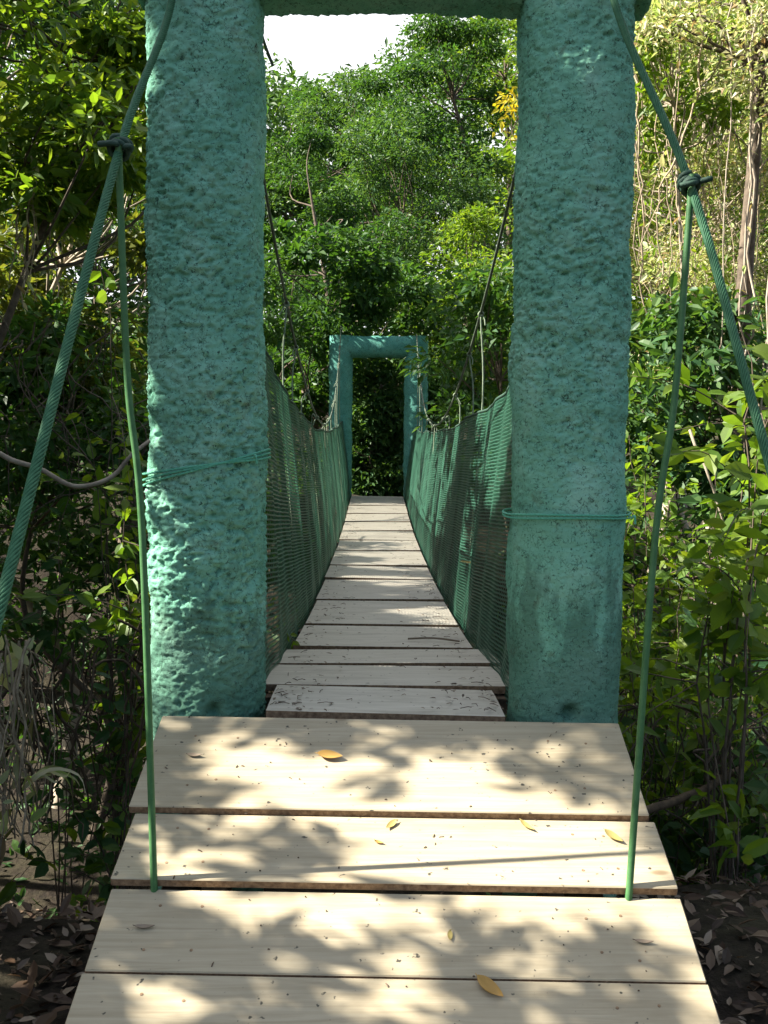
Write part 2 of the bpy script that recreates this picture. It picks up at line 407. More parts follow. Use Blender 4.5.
def tree(name, label, base, crowns, leaf, mat, n_leaf, trunk_r=.12, bark='bark', seed=1, clump=.5, flat=.5, group='trees of the forest', cat='tree', shape='simple', up=.5, bend=.4, nclump=None, ratio=.42, low_trunk=False):
    """crowns: list of (centre, (rx,ry,rz)); clumps of leaves at the ends of limbs"""
    rng = np.random.default_rng(seed)
    t = thing(name, base, label, cat, group)
    base = np.asarray(base, float)
    top = max((np.asarray(c) for c, _ in crowns), key=lambda c: c[2])
    if low_trunk: top = top - np.array([0, 0, .85 * max(r[2] for _, r in crowns)])
    mid = base * .45 + top * .55; mid[:2] += rng.normal(size=2) * bend
    axis = spline([base - [0, 0, .3], base * .75 + top * .25 + np.append(rng.normal(size=2) * bend * .5, 0), mid, top], 26)
    tb = MB(); tt = np.linspace(0, 1, 26)
    tube(tb, axis, trunk_r * (1 - .82 * tt) * (1 + .5 * np.exp(-tt * 18)), 9)
    lb = MB()
    vol = np.array([r[0] * r[1] * r[2] for _, r in crowns]); vol = vol ** .75 / (vol ** .75).sum()
    allc = []
    for (c, r), fr in zip(crowns, vol):
        nc = max(4, int((nclump or 40) * fr))
        p = rand_ball(nc, rng); p *= (np.linalg.norm(p, axis=1)[:, None] ** -.35)
        allc.append(np.asarray(c) + p * np.asarray(r))
    CC = np.concatenate(allc)
    kk = open_beams(CC)
    if kk.sum() >= 4: CC = CC[kk]
    # limbs
    for c in CC:
        i = int(np.clip(np.argmin(np.abs(axis[:, 2] - (c[2] - .55 * np.linalg.norm(c[:2] - axis[:, :2].mean(0))))), 5, 24))
        a = axis[i]; m_ = (a + c) / 2 + rng.normal(size=3) * .12 * np.linalg.norm(c - a) + np.array([0, 0, -.06]) * np.linalg.norm(c - a)
        r0 = trunk_r * (.30 - .2 * i / 26) + .004; lp = spline([a, m_, c], 8)
        if low_trunk and ramp_open(lp).any(): continue
        tube(tb, lp, np.linspace(r0, .005, 8), 5, cap=False)
    w = rng.uniform(.4, 1.6, len(CC)); w /= w.sum()
    cnt = rng.multinomial(n_leaf, w)
    cid = np.repeat(np.arange(len(CC)), cnt)
    rad = (clump * rng.uniform(.6, 1.35, len(CC)))[cid]
    off = rand_ball(len(cid), rng) * rad[:, None] * np.array([1, 1, flat])
    off[:, 2] -= .25 * (off[:, 0] ** 2 + off[:, 1] ** 2) / (rad + .01)
    leaves(lb, CC[cid] + off, leaf, up=up, out=off / (rad[:, None] + .01), shape=shape, rng=rng, ratio=ratio)
    tb.build('trunk', M[bark], t, True); lb.build('crown', M[mat], t, False)
    return t

def shrub(name, label, base, height, spread, nstem, leaf, mat, per_stem, seed=1, bark='bark', lean=(0, 0), group='shrubs of the understorey', cat='shrub', shape='nice', up=.45, side=2, ratio=.52, r=.007, start=.12, droop=.25):
    rng = np.random.default_rng(seed)
    t = thing(name, base, label, cat, group); base = np.asarray(base, float)
    sb, lb = MB(), MB(); P = []; O = []
    for k in range(nstem):
        a = rng.uniform(0, 2 * PI); q = spread * rng.uniform(.25, 1) ; h = height * rng.uniform(.55, 1.05)
        tip = base + np.array([math.cos(a) * q + lean[0], math.sin(a) * q + lean[1], h])
        m_ = base * .5 + tip * .5 + np.array([-(tip - base)[0] * .15, -(tip - base)[1] * .15, h * .12]) + rng.normal(size=3) * .05
        b0 = base + np.append(rng.normal(size=2) * .08 * spread, -.05)
        ax = spline([b0, m_, tip], 14); ax = ax + np.stack([fbm(ax * 3 + k, 40 + q, 3) for q in range(3)], 1) * .10 * np.linspace(0, 1, 14)[:, None]; tube(sb, ax, np.linspace(r, r * .3, 14), 5, cap=False)
        stems = [(ax, 1.0)]
        for j in range(side):
            i = rng.integers(4, 12); d = rng.normal(size=3) * [1, 1, .5]; d /= np.linalg.norm(d); ln = height * rng.uniform(.15, .35)
            bx = spline([ax[i], ax[i] + d * ln * .5 + [0, 0, .04 * ln], ax[i] + d * ln - [0, 0, .1 * ln]], 8); tube(sb, bx, np.linspace(r * .5, r * .2, 8), 4, cap=False); stems.append((bx, .5))
        for ax_, fr in stems:
            n = max(2, int(per_stem * fr)); u = rng.uniform(start if fr == 1 else .1, 1, n) ** .8
            s_ = np.linspace(0, 1, len(ax_)); pp = np.stack([np.interp(u, s_, ax_[:, i]) for i in range(3)], 1)
            th = rng.uniform(0, 2 * PI, n); o = np.stack([np.cos(th), np.sin(th), rng.uniform(-.2, .4, n)], 1)
            P.append(pp + o * .015); O.append(o)
    P = np.concatenate(P); O = np.concatenate(O)
    leaves(lb, P, leaf, up=up, out=O, shape=shape, rng=rng, ratio=ratio, droop=droop)
    sb.build('stem', M[bark], t, True); lb.build('foliage', M[mat], t, False)
    return t

# ------------------------------------------------------------------ ground
def ground_z(X, Y):
    X = np.asarray(X, float); Y = np.asarray(Y, float)
    def ss(a, b, x):
        t = np.clip((x - a) / (b - a), 0, 1); return t * t * (3 - 2 * t)
    skew = Y - .10 * X
    near = -1.62 + 0 * X
    z = near + ss(3.7, 5.2, skew) * -1.9
    z = z + ss(12.5, 17.2, skew) * (2.5)
    z = z + ss(21, 70, Y) * 7.5 + ss(70, 300, Y) * 14
    z = z + ss(3.0, 16, np.abs(X)) * ss(5, 9, Y) * 1.3
    z = z + ss(2.6, 12, np.abs(X)) * .5
    z = z + ss(18, 90, np.abs(X)) * 6
    p = np.stack([X * .45, Y * .45, 0 * X], -1).reshape(-1, 3)
    q = np.stack([X * 2.2, Y * 2.2, 0 * X], -1).reshape(-1, 3)
    z = z + (fbm(p, 3, 3) * .22 + fbm(q, 9, 3) * .06).reshape(X.shape)
    return z
def nonlin(lo, hi, mid, n, p=2.4):
    t = np.linspace(-1, 1, n); s = np.sign(t) * np.abs(t) ** p
    return np.where(s < 0, mid + s * (mid - lo), mid + s * (hi - mid))
gx = nonlin(-400, 400, 0, 240, 3.2); gy = nonlin(-300, 500, 6, 240, 3.0)
GX, GY = np.meshgrid(gx, gy)
gv = np.stack([GX, GY, ground_z(GX, GY)], -1).reshape(-1, 3)
i = np.arange(239)[:, None] * 240; j = np.arange(239)[None]
g = MB(); g.add(gv, np.stack([i + j, i + j + 1, i + 241 + j, i + 240 + j], -1).reshape(-1, 4))
tag(g.build('ground', M['soil'], None, True), kind='structure')
def gz(x, y): return float(ground_z(np.array([x]), np.array([y]))[0])

# ------------------------------------------------------------------ gates
def pillar_mesh(mb, cx, cy, hx, hy, z0, z1, step, seed, amp=1.0, dents=(), smooth_side=0):
    nu = int(2 * (2 * hx + 2 * hy) / 2 / step); nz = int((z1 - z0) / step)
    a = np.linspace(0, 2 * PI, nu, endpoint=False); e = 2 / 2.6
    # even spacing round the rounded rectangle
    aa = np.linspace(0, 2 * PI, 4000); qx = hx * np.sign(np.cos(aa)) * np.abs(np.cos(aa)) ** e; qy = hy * np.sign(np.sin(aa)) * np.abs(np.sin(aa)) ** e
    d = np.concatenate([[0], np.cumsum(np.hypot(np.diff(qx), np.diff(qy)))]); a = np.interp(np.linspace(0, d[-1], nu, endpoint=False), d, aa)
    x = hx * np.sign(np.cos(a)) * np.abs(np.cos(a)) ** e; y = hy * np.sign(np.sin(a)) * np.abs(np.sin(a)) ** e
    nx_ = np.sign(np.cos(a)) * np.abs(np.cos(a)) ** (2 - e) / hx; ny_ = np.sign(np.sin(a)) * np.abs(np.sin(a)) ** (2 - e) / hy
    ln = np.hypot(nx_, ny_); nx_ /= ln; ny_ /= ln
    Z = np.linspace(z0, z1, nz)
    P = np.stack([np.tile(cx + x, (nz, 1)), np.tile(cy + y, (nz, 1)), np.tile(Z[:, None], (1, nu))], -1).reshape(-1, 3)
    Nn = np.stack([np.tile(nx_, (nz, 1)), np.tile(ny_, (nz, 1)), np.zeros((nz, nu))], -1).reshape(-1, 3)
    big = fbm(P * 4.5, seed, 3) * .016
    W = P + np.stack([fbm(P * 26, seed + 60 + k, 3) for k in range(3)], 1) * .035
    lum = np.clip(1 - worley(W * 15, seed) ** 2 * 1.9, -.7, .55) * .0105 + np.clip(1 - worley(W * 52, seed + 7) ** 2 * 1.8, -.8, .5) * .007
    rough = fbm(P * 95, seed + 2, 3, .7) * .0085
    hole = np.clip(fbm(P * 60, seed + 4, 2) - .12, 0, 1) * .032
    mask = np.clip(.85 + 1.1 * fbm(P * 3.0, seed + 8, 2), .3, 1.2)
    if smooth_side: mask = mask * np.clip(.45 + (P[:, 2] + .3) * .9, .22, 1)
    disp = big + amp * (mask * (lum - hole) + rough * (.4 + .6 * mask)) - .005
    for (p, rr, dep) in dents:
        disp -= dep * np.exp(-(np.linalg.norm(P - p, axis=1) / rr) ** 2)
    P = P + Nn * disp[:, None]
    i = np.arange(nz - 1)[:, None] * nu; j = np.arange(nu)[None]; k = (j + 1) % nu
    mb.add(P, np.stack([i + j, i + k, i + nu + k, i + nu + j], -1).reshape(-1, 4))
    mb.add(P[-nu:], np.arange(nu)[None])

def beam_mesh(mb, x0, x1, cy, hy, z0, z1, step, seed, amp=1.0):
    b2 = MB(); pillar_mesh(b2, 0, 0, (z1 - z0) / 2, hy, x0, x1, step, seed, amp)
    for v, f in zip(b2.v, b2.f):
        pass
    V = np.concatenate(b2.v); off = 0
    W = np.stack([V[:, 2], cy + V[:, 1], (z0 + z1) / 2 - V[:, 0]], 1)
    mb.add(W, np.concatenate([f for f in b2.f if f.shape[1] == 4]))

gate = thing('bridge_gate', (AX, 3.73, -1.7), 'near green roughcast gateway of two stout pillars and a lintel', 'gateway', None)
PXL, PXR = (-.752, -.385), (.468, .848)
pl, pr = MB(), MB()
pillar_mesh(pl, -.578, 3.735, .194, .175, -1.9, 1.50, .0048, 11, 1.0, [(np.array([-.535, 3.565, -.91]), .024, .05)])
pl.build('pillar', M['paint'], gate, True)['label'] = 'left pillar with coarse lumpy render'
pillar_mesh(pr, .664, 3.735, .196, .175, -1.9, 1.50, .0048, 23, .9, [(np.array([.66, 3.565, -.91]), .026, .06)], 1)
pr.build('pillar', M['paint'], gate, True)['label'] = 'right pillar with smoother render low down'
lb = MB(); beam_mesh(lb, -.80, .90, 3.735, .177, 1.447, 1.86, .006, 31)
lb.build('lintel', M['paint'], gate, True)

FY = 17.75
gate2 = thing('bridge_gate', (AX, FY, -1.2), 'far bluish green gateway at the other end of the bridge', 'gateway', None)
for sx, sd in ((-1, 41), (1, 43)):
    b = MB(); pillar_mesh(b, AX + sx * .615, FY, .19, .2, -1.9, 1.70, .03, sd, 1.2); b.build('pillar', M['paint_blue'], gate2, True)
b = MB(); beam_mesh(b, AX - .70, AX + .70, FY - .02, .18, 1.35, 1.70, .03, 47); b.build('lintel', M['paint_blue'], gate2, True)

# cords tied round the pillars
def band(cx, cy, hx, hy, zl, zr, label, seed, turns=2, loose=0):
    rng = np.random.default_rng(seed); mb = MB(); e = 2 / 2.6
    for k in range(turns):
        a = np.linspace(0, 2 * PI, 90); x = (hx + .019) * np.sign(np.cos(a)) * np.abs(np.cos(a)) ** e; y = (hy + .015) * np.sign(np.sin(a)) * np.abs(np.sin(a)) ** e
        sl = (x + hx) / (2 * hx)
        z = zl + (zr - zl) * sl + k * .011 + (loose * k * (1 - sl) * -.03) + np.sin(a * 3 + k) * .002
        P = np.stack([cx + x, cy + y, z], 1); P[-1] = P[0]
        wire_rope(mb, P, .0046, .05, 3, 4)
    P = spline([(cx + hx * .93, cy - hy - .02, zr + .004), (cx + hx * .97, cy - hy - .03, zr + .012), (cx + hx * .99, cy - hy - .025, zr - .015)], 8); tube(mb, P, .004, 5)
    return tag(mb.build('tied_cord', M['cord'], None, True), label, 'cord', 'cords tied round the near pillars')
zl = at(148, 474, 3.56)[2]; zr = at(265, 459, 3.56)[2]
band(-.578, 3.735, .194, .172, zl, zr, 'green cord tied aslant round the left near pillar', 3, 3, 1)
zz = at(560, 519, 3.56)[2]; band(.664, 3.735, .196, .172, zz, zz + .002, 'green cord tied level round the right near pillar', 4, 2)

# ------------------------------------------------------------------ entry ramp
rampo = thing('entry_ramp', R0, 'pale plank ramp leading up to the near gateway', 'ramp')
def vavg(y0, xm): return ramp_uv(xm, y0)[1]
lines = [vavg(718, 388), vavg(817.5, 394), vavg(892, 394), vavg(977, 393)]
print('ramp lines', lines)
lines += [lines[-1] + .285, lines[-1] + .57]
rngr = np.random.default_rng(5)
lefts = [ramp_uv(159, 711)[0], ramp_uv(136, 806)[0], ramp_uv(138, 806)[0], ramp_uv(110, 885)[0], ramp_uv(112, 888)[0], ramp_uv(82, 968)[0]]
rights = [ramp_uv(616, 727)[0], ramp_uv(653, 824)[0], ramp_uv(680, 900)[0], ramp_uv(682, 903)[0]]
print('lefts', lefts, 'rights', rights)
TILT = [.05, .08, 0.0, 0.005, 0]; LIFT = [.010, .015, .0, .0015, .0]
def board_top(v):
    k = int(np.clip(np.searchsorted(lines, v) - 1, 0, 4)); return LIFT[k] + math.tan(TILT[k]) * (v - (lines[k] + lines[k + 1]) / 2 - .0005)
EX = [(-.733, .757), (-.713, .773), (-.709, .781), (-.712, .784), (-.70, .78)]
for k in range(5):
    v0, v1 = lines[k] + .004, lines[k + 1] - .003
    h = LIFT[k]
    th = .026
    tw = rngr.normal() * .003
    u_ = RU * math.cos(tw) + RV * math.sin(tw); w_ = -RU * math.sin(tw) + RV * math.cos(tw)
    tilt = TILT[k]             # each board laps a little over the next one down
    w2 = w_ * math.cos(tilt) + RNn * math.sin(tilt); n2 = np.cross(w2, u_); n2 = n2 if n2[2] > 0 else -n2
    c = R0 + RU * (EX[k][0] + EX[k][1]) / 2 + RV * (v0 + v1) / 2 + n2 * (h - th / 2)
    mb = MB(); box(mb, c, u_, w2, n2, (EX[k][1] - EX[k][0]) / 2, (v1 - v0) / 2, th / 2, .003, 0, 1)
    for un in (-.60, .50, -.50, .60):
        for vn in (.25, .75):
            p = c + u_ * (un + rngr.normal() * .012) + w2 * (v1 - v0) * (vn - .5 + rngr.normal() * .03) + n2 * (th / 2)
            tube(mb, [p - n2 * .004, p + n2 * .0012], .0042, 7, 1)
    mb.build('plank', [M['wood'], M['wood_edge']], rampo)
for sx in (-.55, .55):
    mb = MB(); L0, L1 = -.02, lines[5] - .02
    box(mb, R0 + RU * sx + RV * (L0 + L1) / 2 - RNn * .095, RU, RV, RNn, .04, (L1 - L0) / 2, .06, .004); mb.build('stringer', M['beam'], rampo)
for v in (.12, .8):
    for sx in (-.55, .55):
        p = R0 + RU * sx + RV * v - RNn * .15; zb = gz(p[0], p[1]) - .1
        mb = MB(); box(mb, (p[0], p[1], (p[2] + zb) / 2), (1, 0, 0), (0, 1, 0), (0, 0, 1), .045, .045, (p[2] - zb) / 2); mb.build('leg', M['beam'], rampo)

# ------------------------------------------------------------------ bridge deck
deck = thing('bridge_deck', (AX, 10.7, -1.1), 'sagging plank walkway of the hanging bridge between its side nets', 'bridge')
Ys = [3.57] + [deck_Y(y) for y in (687, 664, 648, 625, 600, 579, 565.5, 550.5)]
print('deck Ys', Ys)
while Ys[-1] < 17.2: Ys.append(Ys[-1] + 1.08)
Ys[-1] = 18.0
rngd = np.random.default_rng(9)
for k in range(len(Ys) - 1):
    y0, y1 = Ys[k] + .012, Ys[k + 1] - (.022 if k in (2, 4) else .012); lift = (0 if k == 0 else rngd.uniform(.003, .0055) if k != 2 else .003)
    n = 5 ; xs0 = AX - .432 + rngd.normal() * .005; xs1 = AX + .425 + rngd.normal() * .005
    if k == 0: xs0, xs1 = AX - .405, AX + .40
    if k in (1, 2): xs0, xs1 = AX - .485, AX + .50
    yy = np.linspace(y0, y1, n); zz_ = deck_z(yy) + lift * (1 - 2 * (yy - y0) / (y1 - y0)); dz = rngd.normal() * .004; sk = -.02 + rngd.normal() * .012
    mb = MB(); th = .028
    V = []
    for Yv, zv in zip(yy, zz_):
        V += [(xs0, Yv - sk * .4, zv - dz - th), (xs1, Yv + sk * .4, zv + dz - th), (xs1, Yv + sk * .4, zv + dz), (xs0, Yv - sk * .4, zv - dz)]
    V = np.array(V); Fq = []; Mi = []
    for q in range(n - 1):
        b = q * 4
        Fq += [[b, b + 4, b + 5, b + 1], [b + 1, b + 5, b + 6, b + 2], [b + 2, b + 6, b + 7, b + 3], [b + 3, b + 7, b + 4, b]]; Mi += [1, 1, 0, 1]
    Fq += [[0, 1, 2, 3], [4 * n - 4 + 3, 4 * n - 4 + 2, 4 * n - 4 + 1, 4 * n - 4]]; Mi += [1, 1]
    mb.add(V, Fq); mb.m[-1] = np.array(Mi)
    mb.build('plank', [M['wood_grey'], M['wood_edge']], deck)
for sx in (-.36, .36):
    yy = np.linspace(3.6, 17.9, 40); mb = MB()
    tube(mb, np.stack([AX + sx + 0 * yy, yy, deck_z(yy) - .09], 1), .016, 6); mb.build('bottom_cable', M['dark_cable'], deck, True)
for Yv in Ys[1:-1]:
    mb = MB(); box(mb, (AX, Yv, float(deck_z(Yv)) - .052), (1, 0, 0), (0, 1, 0), (0, 0, 1), .54, .04, .02); mb.build('crossbeam', M['beam'], deck)

# ------------------------------------------------------------------ side nets
def net_top(Y, side): return .10 + (.22 if side > 0 else .52) * ((np.asarray(Y) - 10.7) / 6.85) ** 2 * np.where(np.asarray(Y) > 10.7, .4, 1)
HANG_Y = [6.5, 7.2, 8.3, 9.6, 11.0, 12.4, 13.8, 15.0, 15.9, 16.7]
def net_x(side, Y, t):
    """t 0 at the deck .. 1 at the top rope"""
    fold = np.sin(Y * 7.3 + side) * .012 + np.sin(Y * 13.0 + 2 * side) * .008 + np.sin(Y * 3.1 + 1.3 * side) * .010
    return AX + side * (.455 + .13 * t ** 1.2) + fold * (.25 + .75 * np.sin(PI * np.clip(t, 0, 1)) + .3 * t)
def net(side, label, dY=.027, dT=.0172):
    t_ = thing('side_net', (AX + side * .45, 10.7, -1.0), label, 'net', 'side nets of the bridge')
    y0, y1 = 3.80, 17.6
    mb = MB()
    def P(Y, t): 
        z0 = deck_z(Y) - .05; z1 = net_top(Y, side) - np.sin(Y * 2.2 + side) * .012
        return np.stack([net_x(side, Y, t), Y + 0 * t, z0 + (z1 - z0) * t], -1)
    rows = int(1.3 / dT); Yc = np.linspace(y0, y1, 300); wv = .0042
    for k in range(rows + 1):
        t = k / rows
        A_ = P(Yc, np.full_like(Yc, t)); jit = np.sin(Yc * 40 + k) * .0012
        A_[:, 2] += jit
        q = np.stack([A_ + [0, 0, wv], A_ + [side * .0028, 0, 0], A_ - [0, 0, wv], A_ - [side * .0028, 0, 0]], 1)
        n = len(Yc); i = np.arange(n - 1)[:, None] * 4; j = np.arange(4)[None]; kk = (j + 1) % 4
        mb.add(q.reshape(-1, 3), np.stack([i + j, i + kk, i + 4 + kk, i + 4 + j], -1).reshape(-1, 4))
    cols = int((y1 - y0) / dY); tt = np.linspace(0, 1, 16)
    for k in range(cols + 1):
        Yv = y0 + k * dY
        A_ = P(np.full_like(tt, Yv), tt)
        q = np.stack([A_ + [0, .0038, 0], A_ + [side * .0016, 0, 0], A_ - [0, .0038, 0], A_ - [side * .0011, 0, 0]], 1)
        n = len(tt); i = np.arange(n - 1)[:, None] * 4; j = np.arange(4)[None]; kk = (j + 1) % 4
        mb.add(q.reshape(-1, 3), np.stack([i + j, i + kk, i + 4 + kk, i + 4 + j], -1).reshape(-1, 4))
    mb.build('netting', M['net'], t_, False)
    mb = MB(); Yc = np.linspace(3.85, 17.6, 160); tube(mb, P(Yc, np.ones_like(Yc)), .008, 6); mb.build('edge_rope', M['knot'], t_, True)
    return t_
net(-1, 'left green net wall along the hanging bridge, shaded near its gate')
net(1, 'right green net wall along the hanging bridge, with sunlit folds')

# ------------------------------------------------------------------ suspension cables and hangers
def cable_z(Y, side):
    return .16 + (1.62 if side > 0 else 1.75) * ((np.asarray(Y) - 10.75) / 6.95) ** 2
def cable_x(Y, side): return AX + side * (.61 - .05 * np.clip(1 - ((np.asarray(Y) - 10.7) / 6.9) ** 2, 0, 1))
for side, nm in ((-1, 'left'), (1, 'right')):
    Yc = np.linspace(3.92, 17.55, 80)
    P = np.stack([cable_x(Yc, side), Yc, cable_z(Yc, side)], 1)
    P = np.vstack([[(AX + side * .61, 3.74, 1.885)], P, [(AX + side * .61, FY, 1.74)]])
    mb = MB(); tube(mb, P, .0085, 7)
    tag(mb.build('suspension_cable', M['dark_cable'], None, True), f'thin dark cable sagging above the {nm} net of the bridge', 'cable', 'suspension cables')
    words = ['first', 'second', 'third', 'fourth', 'fifth', 'sixth', 'seventh', 'eighth', 'ninth', 'tenth']
    rh = np.random.default_rng(60 + side)
    for k, Yv in enumerate(HANG_Y):
        top = np.array([cable_x(Yv, side), Yv, cable_z(Yv, side) - .005]); zt = max(top[2], 0)
        t_ = .93
        bz = float(deck_z(Yv)) - .06
        foot = np.array([AX + side * .50, Yv + .03, bz]); nt_ = np.array([net_x(side, Yv, 1.0) + side * .02, Yv + .02, float(net_top(Yv, side))])
        h = thing('hanger_rope', top, f'{words[k]} pale rope hanger from the near gate on the {nm} side of the bridge', 'rope', 'rope hangers of the bridge')
        mb = MB(); pts = [top, nt_, foot] if top[2] - nt_[2] > .08 else [top, foot]
        tube(mb, spline(pts, 12), .0055, 5); mb.build('rope', M['thin_rope'], h, True)
        mb = MB(); a = np.linspace(0, 6 * PI, 40)
        tube(mb, np.stack([top[0] + .013 * np.cos(a), top[1] + np.linspace(-.02, .02, 40), top[2] + .013 * np.sin(a)], 1), .005, 5)
        tube(mb, spline([top, top + [side * .02, -.02, -.03], top + [side * .03 + rh.normal() * .01, -.03, -.07]], 6), .004, 5)
        mb.build('knot', M['thin_rope'], h, True)

# stays from the gate top down to the ground by the ramp
def stay(side, nm, pts, knot, foot):
    mb = MB(); P = spline(pts, 60); wire_rope(mb, P, .0122, .12, 9)
    tag(mb.build('stay_cable', M['rope'], None, True), f'thick twisted green cable slanting past the {nm} near pillar', 'cable', 'thick stay cables at the near gate')
    h = thing('hanger_rod', foot, f'green rod rising from the ramp to the {nm} stay cable', 'rod', 'rods beside the ramp')
    mid = (np.asarray(knot) * .5 + np.asarray(foot) * .5) + np.array([side * -.012, .0, 0])
    q = np.asarray(knot) + (np.asarray(foot) - knot) * .3 + [side * .008, 0, 0]
    mb = MB(); tube(mb, spline([np.asarray(knot) + [0, -.02, .02], q, mid, foot], 30), .0094, 10); mb.build('rod', M['rod'], h, True)
    mb = MB(); rr = np.random.default_rng(int(70 + side))
    d = P[np.argmin(np.linalg.norm(P - knot, axis=1)) + 1] - P[np.argmin(np.linalg.norm(P - knot, axis=1)) - 1]; d /= np.linalg.norm(d)
    A = np.cross(d, [1, 0, 0]); A /= np.linalg.norm(A); B = np.cross(d, A)
    a = np.linspace(0, 7 * PI, 80); r_ = .024 + .004 * np.sin(a * 1.7)
    tube(mb, np.asarray(knot) + (np.cos(a) * r_)[:, None] * A + (np.sin(a) * r_)[:, None] * B + np.linspace(-.018, .018, 80)[:, None] * d, .0075, 6)
    e = np.asarray(knot) + [0.02, -.03, 0]
    for s2 in ((.045, -.02, .01), (-.035, -.03, -.012)) if side > 0 else ((-.05, -.02, .004), (.03, -.02, -.01)):
        tube(mb, spline([knot, e + np.array(s2) * .5, np.asarray(knot) + s2], 6), .008, 6)
    mb.build('lashing', M['knot'], h, True)
kl, kr = at(120, 148, 2.90), at(690, 184, 3.0)
e_l = at(0, 607, 1.90); e_r = at(768, 458, 2.467)
def ext(a, b, z): a, b = np.asarray(a), np.asarray(b); return b + (b - a) * ((z - b[2]) / (b[2] - a[2]))
stay(-1, 'left', [(-.655, 3.68, 1.90), at(172, 0, 3.50), kl, e_l, ext(kl, e_l, -1.75)], kl, R0 + RU * ramp_uv(155, 890)[0] + RV * (lines[2] + .013) - np.array([0, 0, .05]))
stay(1, 'right', [(.72, 3.68, 1.90), at(614, 0, 3.50), kr, e_r, ext(kr, e_r, -1.75)], kr, R0 + RU * ramp_uv(628, 902)[0] + RV * (lines[2] + .013) - np.array([0, 0, .05]))

# a short loose rope end beside the left pillar under the lintel
mb = MB(); tube(mb, spline([at(258, 20, 3.93), at(264, 42, 3.94), at(273, 66, 3.95)], 10), .006, 6)
tag(mb.build('rope_end', M['dark_cable'], None, True), 'short dark rope end hanging under the lintel by the left pillar', 'rope')

# ------------------------------------------------------------------ fallen leaves on the ramp (countable) and litter
def fallen(px, py, L, ang, mat, label, name='fallen_leaf', wid=.42, curl=.5, p=None, nrm=None):
    uu, vv = ramp_uv(px, py)
    c = R0 + RU * uu + RV * vv + RNn * (board_top(vv) + .0015) if p is None else np.asarray(p)
    n = RNn if nrm is None else np.asarray(nrm)
    d = RU * math.cos(ang) + RV * math.sin(ang); s = np.cross(n, d); mb = MB()
    t = np.linspace(0, 1, 9); w = np.sin(PI * t ** .8) ** .8 * L * wid * .5
    w[0] = .0015; w[-1] = .0008
    V = []
    for off in (.0, -.0012):
        for ti, wi in zip(t, w):
            z = curl * L * (ti - .45) ** 2 + off
            base = c + d * L * (ti - .5) + n * (z + .0015)
            V += [base - s * wi + n * wi * .55, base, base + s * wi + n * wi * .35]
    f = []
    for sgn, b0 in ((1, 0), (-1, 27)):
        for q in range(8):
            for e in (0, 1):
                a = b0 + q * 3 + e; qd = [a, a + 3, a + 4, a + 1]; f.append(qd if sgn > 0 else qd[::-1])
    mb.add(V, f)
    tube(mb, [c + d * L * -.5 + n * .006, c + d * L * -.62 + n * .004 + s * .004], .0012, 4)
    o = mb.build(name, M[mat], None, True); tag(o, label, 'leaf', 'fallen leaves on the planks'); return o
fallen(330, 760, .080, .25, 'leaf_orange', 'broad orange leaf lying on the top ramp plank', wid=.55)
fallen(490, 990, .085, .85, 'leaf_orange', 'long ochre leaf on the lowest ramp plank in view')
fallen(527, 829, .055, .9, 'leaf_tan', 'pale narrow leaf amid the sunlit second ramp plank', wid=.3)
fallen(391, 828, .045, 2.2, 'leaf_tan', 'small yellowish leaf upright on the second plank, left of the pale narrow one', wid=.4, curl=.6)
fallen(613, 841, .065, .9, 'leaf_tan', 'curled tan leaf beside the right rod on the second plank', wid=.4)
fallen(450, 937, .032, 1.6, 'leaf_tan', 'tiny yellow leaf on the third ramp plank')
fallen(379, 847, .026, .4, 'leaf_orange', 'tiny orange leaf near the middle of the second plank')
fallen(644, 943, .045, .1, 'leaf_dry', 'small brown leaf at the right end of the third plank', wid=.3)
fallen(145, 928, .05, .0, 'leaf_dry', 'small dark leaf at the left end of the third plank', wid=.3)
fallen(195, 759, .045, .1, 'leaf_dry', 'crumpled brown leaf at the left end of the top ramp plank', wid=.4, curl=.6)
fallen(0, 0, .10, .2, 'leaf_tan', 'yellowish leaf caught in the right net', p=(AX + .50, 6.05, -.68), nrm=(-.95, -.1, .3))

lt = MB(); rl = np.random.default_rng(77)
n = 900
Yr = 3.6 + rl.uniform(0, 1, n) ** 1.7 * 13.5; Xr = AX + np.sign(rl.normal(size=n)) * (.40 * rl.uniform(0, 1, n) ** .33)
Cp = np.stack([Xr, Yr, deck_z(Yr) + .010], 1)
leaves(lt, Cp[:n // 2], .022, up=.9, droop=0, shape='nice', rng=rl, ratio=.4, gaps=False)
for c in Cp[n * 3 // 4:]:
    a = rl.uniform(0, PI); L = rl.uniform(.004, .03); d = np.array([math.cos(a), math.sin(a), 0]) * L
    tube(lt, [c - d, c + [rl.normal() * .004, rl.normal() * .004, .004], c + d], .0013, 4)
for c0, c1 in [((.17, 5.3), (.42, 5.22))]:
    tube(lt, spline([(c0[0], c0[1], deck_z(c0[1]) + .014), ((c0[0] + c1[0]) / 2, (c0[1] + c1[1]) / 2 + .02, deck_z(c0[1]) + .022), (c1[0], c1[1], deck_z(c1[1]) + .014)], 7), .005, 6)
nr = 85
for _ in range(nr):
    u, v = rl.uniform(-.7, .7), rl.uniform(.02, 1.1); c = R0 + RU * u + RV * v + RNn * (board_top(v) + .001); a = rl.uniform(0, PI); L = .0012 + .006 * rl.uniform() ** 3
    d = (RU * math.cos(a) + RV * math.sin(a)) * L
    tube(lt, [c - d, c + RNn * .002, c + d], rl.uniform(.0009, .002), 4)
tag(lt.build('twig_litter', M['leaf_dry'], None, False), 'scattered dead leaf bits and twigs on the planks', 'litter', None, 'stuff')

